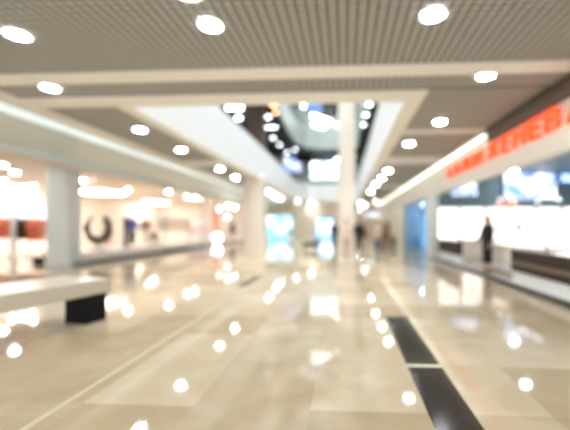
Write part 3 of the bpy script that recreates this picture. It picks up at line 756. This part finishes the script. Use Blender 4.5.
# ------------------------------------------------------------------ left shop
for i, (a, b, c, d, lab) in enumerate([(80, 117, 184, 201, 'largest glowing ceiling panel in the left shop, beside the grey pillar')]):
    A = P(a, c, z=3.47); B = P(b, d, z=3.47); x0, x1 = sorted((A.x, B.x)); cx = P((a+b)/2, (c+d)/2, z=3.47)
    t = thing('ceiling_panel_light', lab, 'panel light', (cx.x, cx.y, 3.45))
    MB().lohi((-1.0, -1.2, 0), (1.0, 1.2, .02)).build('diffuser', PANEL, t); MB().lohi((-1.05, -1.25, .02), (1.05, 1.25, .05)).build('frame', WHITE, t)
n = 0
for i, (x, y) in enumerate([(14.5, 172.7), (3, 181), (22.7, 189), (12, 198), (32, 196), (83, 181), (128, 190), (120, 194), (169, 192), (187, 197), (195, 198), (148, 201), (33, 186), (2, 165)]):
    p = P(x, y, z=3.485)
    if p.x < -17.5: p = P(x, y, x=-17.3); p.z = 3.485
    where = 'left of the grey pillar' if x < 45 else 'right of the grey pillar'
    k = [q for q in range(i+1)]
    dup(dl, p, 'round downlight in the left shop ceiling %s, near photo height %d' % (where, y) if False else
        ('round shop downlight %s, %s' % (where, ['just left of centre and high up', 'second highest at the left edge', 'above the white lightbox', 'low between the orange coats and lightbox', 'low and closest to the pillar',
         'touching the big glowing panel', 'right end of a pair beyond the panel', 'left end of a pair beyond the panel', 'alone above the pale clothes', 'left end of the farther pair', 'right end of the farther pair', 'lowest, over the blue jacket', 'midway to the pillar', 'topmost at the left edge'][i])), group='left shop downlights')
# added fill panel that lights the deep part of the shop
for i, (x, y) in enumerate([(-16.6, 30)]):
    t = thing('ceiling_panel_light', 'added glowing ceiling panel at the back of the left shop, %s' % 'above the far clothes rails', 'panel light', (x, y, 3.45))
    MB().lohi((-.8, -.8, 0), (.8, .8, .02)).build('diffuser', PANEL, t); MB().lohi((-.85, -.85, .02), (.85, .85, .05)).build('frame', WHITE, t)
# lightbox over the coats
A = P(19, 222, y=16); B = P(46, 205, y=16)
t = thing('lightbox', 'wide white blue lightbox above the brown and orange coats', 'lightbox', ((A.x+B.x)/2, 16, A.z))
w = (B.x-A.x)/2; h = B.z-A.z
MB().lohi((-w, -.06, 0), (w, 0, h)).build('face', emit('lightbox_face', (240, 246, 255), 1.6), t); MB().lohi((-w-.03, -.05, -.03), (w+.03, .1, h+.03)).build('case', STEEL, t)
for sx in (-w+.1, w-.1): MB().tube([(sx, .05, h), (sx, .05, 3.5-A.z)], .015).build('rod', STEEL, t)
# coat rails with separate hanging coats
ORANGE = mat('orange_cloth', (238, 136, 98), .8); BROWNC = mat('dark_brown_cloth', (74, 48, 40), .8); DORNG = mat('rust_cloth', (222, 124, 92), .8); CREAMC = mat('cream_cloth', (232, 220, 206), .8); PINKC = mat('blush_cloth', (240, 206, 196), .8); GREYP = mat('pale_grey_cloth', (206, 200, 194), .8)
def rail(x0, x1, y, z, label, rz=0):
    w = (x1-x0)/2; t = thing('clothes_rail', label, 'clothes rail', ((x0+x1)/2, y, 0), rz)
    MB().tube([(-w, 0, z), (w, 0, z)], .015).build('bar', STEEL, t)
    for s in (-w, w):
        MB().tube([(s, 0, .04), (s, 0, z)], .015).build('post', STEEL, t); MB().lohi((s-.03, -.25, 0), (s+.03, .25, .04)).build('foot', STEEL, t)
    return t
gcache = {}
def garment(m, L):
    key = (m.name, L)
    if key not in gcache:
        t = thing('coat', '', 'coat')
        b = MB().loft([(0, 0, -L, .05, .27), (0, 0, -L*.6, .045, .235), (0, 0, -.35, .045, .215), (0, 0, -.16, .04, .21), (0, 0, -.10, .03, .12), (0, 0, -.06, .025, .07)], 14)
        b.build('body', m, t, True)
        for sy in (-1, 1): MB().tube([(0, sy*.19, -.13), (0, sy*.25, -.4), (0, sy*.27, -.66)], [.045, .045, .04]).build('sleeve', m, t, True)
        MB().tube([(0, .0, -.07), (0, 0, 0), (0, .02, .035), (0, .045, .02)], .006, 6).build('hanger', STEEL, t)
        gcache[key] = t; t['new'] = 1
    return gcache[key]
def hang(x0, x1, y, z, n, m, L, lab, rz=0, cen=None):
    for i in range(n):
        g = garment(m, L); x = x0+(x1-x0)*(i+.5)/n
        loc = (x, y, z-.02) if rz == 0 else (y, x, z-.02)
        label = '%s, %s from the %s' % (lab, ORD[i], 'left' if rz == 0 else 'near end')
        if 'new' in g.keys():
            del g['new']; g.location = loc; g['label'] = label; g['group'] = lab; g.rotation_euler = (0, 0, rz)
        else: dup(g, loc, label, rz, lab)
for a, b, m, lab, L in [(-9, 10.5, ORANGE, 'orange coat on the rail at the left edge', .95), (16.5, 29, BROWNC, 'dark brown coat on the middle rail under the lightbox', 1.0), (30, 43, DORNG, 'rust orange coat on the rail beside the grey pillar', 1.05)]:
    A = P(a, 220, y=15); B = P(b, 220, y=15)
    rail(A.x, B.x, 15, 1.82, 'steel clothes rail carrying the %ss' % lab.split(' on ')[0].split(' coat')[0]+' coats' if False else 'steel clothes rail holding the %s coats' % lab.split(' coat')[0])
    hang(A.x+.05, B.x-.05, 15, 1.82, 5, m, L, lab)
A = P(13.5, 240, y=14.6)
t = thing('display_post', 'slim white post between the orange and the brown coats', 'post', (A.x, 14.6, 0)); MB().lohi((-.06, -.06, .04), (.06, .06, 2.2)).build('post', WHITE, t); MB().lohi((-.2, -.2, 0), (.2, .2, .04)).build('base', WHITE, t)
p = P(36.5, 264, z=0); t = thing('floor_box', 'small black box on the shop floor left of the grey pillar', 'box', (p.x, p.y+.1, 0))
MB().lohi((-.14, -.12, 0), (.14, .12, .2), .01).build('body', BLACK, t); MB().lohi((-.15, -.13, .2), (.15, .13, .24), .006).build('lid', BLACK, t)
# window display on the low platform
PZ = .35
c = P(98, 228, y=14.9)
t = thing('hoop_display', 'large dark hoop shaped display in the window right of the grey pillar', 'display stand', (c.x, 14.9, PZ))
R = .52; zc = c.z-PZ
pts = [(R*math.cos(q), 0, zc+R*1.05*math.sin(q)) for q in [math.radians(60-300*i/28) for i in range(29)]]
MB().tube(pts, [.07+.10*math.sin(PI*i/28)+.02*math.sin(i*.9) for i in range(29)], 12).build('hoop', mat('hoop_dark_brown', (62, 50, 44), .6, var=.3), t, True)
MB().lathe([(.3, 0), (.3, .05), (.05, .08), (.05, zc-R*1.05)], n=20).build('stand', mat('hoop_stand', (150, 132, 118), .5), t)
t2 = figure('mannequin', 'pale mannequin in a cream top framed by the dark hoop', 'mannequin', (c.x, 15.5, PZ), math.radians(60), 1.6, skin=WARMW, face=False, top=CREAMC, bottom=PINKC, toplen=.14, female=True)
c = P(132, 230, y=17)
figure('mannequin', 'mannequin in a blue jacket and dark trousers in the left shop window', 'mannequin', (c.x, 17, PZ), math.radians(65), 1.62, skin=WARMW, face=False,
       top=mat('blue_violet_cloth', (88, 104, 196), .8), bottom=mat('near_black_cloth', (36, 34, 48), .8), coat=2, toplen=.14, arms=((.2, .2), (.1, .2)))
c = P(125.5, 229, y=16.4)
t = thing('display_post', 'tall dark post beside the mannequin in the blue jacket', 'post', (c.x, 16.4, PZ)); MB().lohi((-.07, -.07, .03), (.07, .07, 1.5)).build('post', mat('dark_blue_metal', (40, 44, 72), .5), t); MB().lohi((-.2, -.2, 0), (.2, .2, .03)).build('base', STEEL, t)
c = P(146, 224, y=18.6)
figure('mannequin', 'mannequin in a tan brown top and cream trousers right of the blue jacket', 'mannequin', (c.x, 18.6, PZ), math.radians(60), 1.6, skin=WARMW, face=False,
       top=mat('tan_brown_cloth', (170, 134, 108), .8), bottom=CREAMC, coat=1, toplen=.14, arms=((.1, .2), (.1, .2)))
c = P(154, 236, y=19.2)
t = thing('display_plinth', 'low cream plinth carrying the dark handbag', 'plinth', (c.x, 19.2, PZ)); hb = c.z-.14
MB().lohi((-.25, -.25, 0), (.25, .25, hb-PZ-.03), .01).build('body', WARMW, t); MB().lohi((-.27, -.27, hb-PZ-.03), (.27, .27, hb-PZ), .005).build('top', WHITE, t)
t = thing('handbag', 'dark grey brown handbag on a cream plinth in the left shop window', 'handbag', (c.x, 19.2, hb), math.radians(50))
MB().loft([(0, 0, 0, .2, .1), (0, 0, .04, .22, .11), (0, 0, .2, .2, .08), (0, 0, .27, .17, .03)], 16).build('body', mat('bag_leather', (84, 76, 68), .5), t, True)
MB().tube([(-.12, 0, .25), (-.1, 0, .36), (0, 0, .41), (.1, 0, .36), (.12, 0, .25)], .013).build('handle', BLACK, t)
# pale clothes farther along
rail(-2.0, 2.0, 21.5, 1.75, 'long steel rail of pale clothes parallel to the shop window', PI/2).location = (-10.9, 21.8, PZ)
hang(19.9, 23.7, -10.9, 1.75+PZ, 9, CREAMC, 1.0, 'cream coat on the rail parallel to the shop window', PI/2)
rail(-1.6, 1.6, 0, 1.75, 'steel rail of blush pink clothes in the far part of the left shop', PI/2).location = (-11.6, 27.0, 0)
hang(25.5, 28.5, -11.6, 1.75, 7, PINKC, 1.0, 'blush pink coat on the farther rail', PI/2)
A = P(211, 222, y=27); B = P(216, 205, y=27)
t = thing('banner', 'narrow red orange banner at the far end of the left shop', 'banner', ((A.x+B.x)/2, 27.5, 0))
MB().lohi((-.2, -.01, .6), (.2, .01, B.z), .0).build('cloth', mat('red_orange_print', (236, 122, 92), .7), t); MB().lathe([(.22, 0), (.22, .04), (.02, .05), (.02, B.z)], n=16).build('stand', STEEL, t)
p = P(223.5, 237.5, x=-9.4)
t = thing('globe_floor_lamp', 'bright white globe lamp low at the far end of the left shop front', 'lamp', (-9.9, p.y, 0))
MB().ball((0, 0, .5), .32, seg=24).build('globe', emit('globe_glow', (236, 248, 255), 9), t, True); MB().lathe([(.2, 0), (.2, .05), (.06, .07), (.06, .22)], n=20).build('base', WHITE, t)
for i, (x, y) in enumerate([(219, 209), (227, 217), (235, 207.5), (228, 206)]):
    p = P(x, y, y=30); t = thing('pendant_lamp', 'white pendant lamp over the far end of the left shop, %s from the left' % ORD[[0, 1, 3, 2][i]], 'pendant lamp', p)
    MB().ball((0, 0, 0), .13).build('globe', LAMPC, t, True); MB().tube([(0, 0, .15), (0, 0, 3.5-p.z)], .01).build('cord', DGREY, t)
c = P(231, 228, y=30)
t = thing('clothes_stand', 'dark clothes stand with a red scarf behind the white globe lamp', 'clothes stand', (c.x, 30.4, 0))
MB().tube([(0, 0, .03), (0, 0, 1.8)], .03).build('pole', DGREY, t); MB().lathe([(.25, 0), (.25, .04), (.03, .06)], n=18).build('base', DGREY, t)
MB().loft([(0, 0, .75, .3, .16), (0, 0, 1.1, .26, .14), (0, 0, 1.55, .22, .12), (0, 0, 1.72, .08, .06)]).build('coat', mat('slate_cloth', (92, 84, 92), .8), t, True)
MB().loft([(.2, -.12, .95, .06, .03), (.16, -.12, 1.3, .07, .04), (.08, -.09, 1.62, .06, .04)]).build('scarf', mat('crimson_cloth', (176, 56, 66), .8), t, True)

# ------------------------------------------------------------------ daylight
w = bpy.data.worlds.new('world'); S.world = w; w.use_nodes = True
w.node_tree.nodes['Background'].inputs[0].default_value = (.90, .96, 1, 1); w.node_tree.nodes['Background'].inputs[1].default_value = 1.1
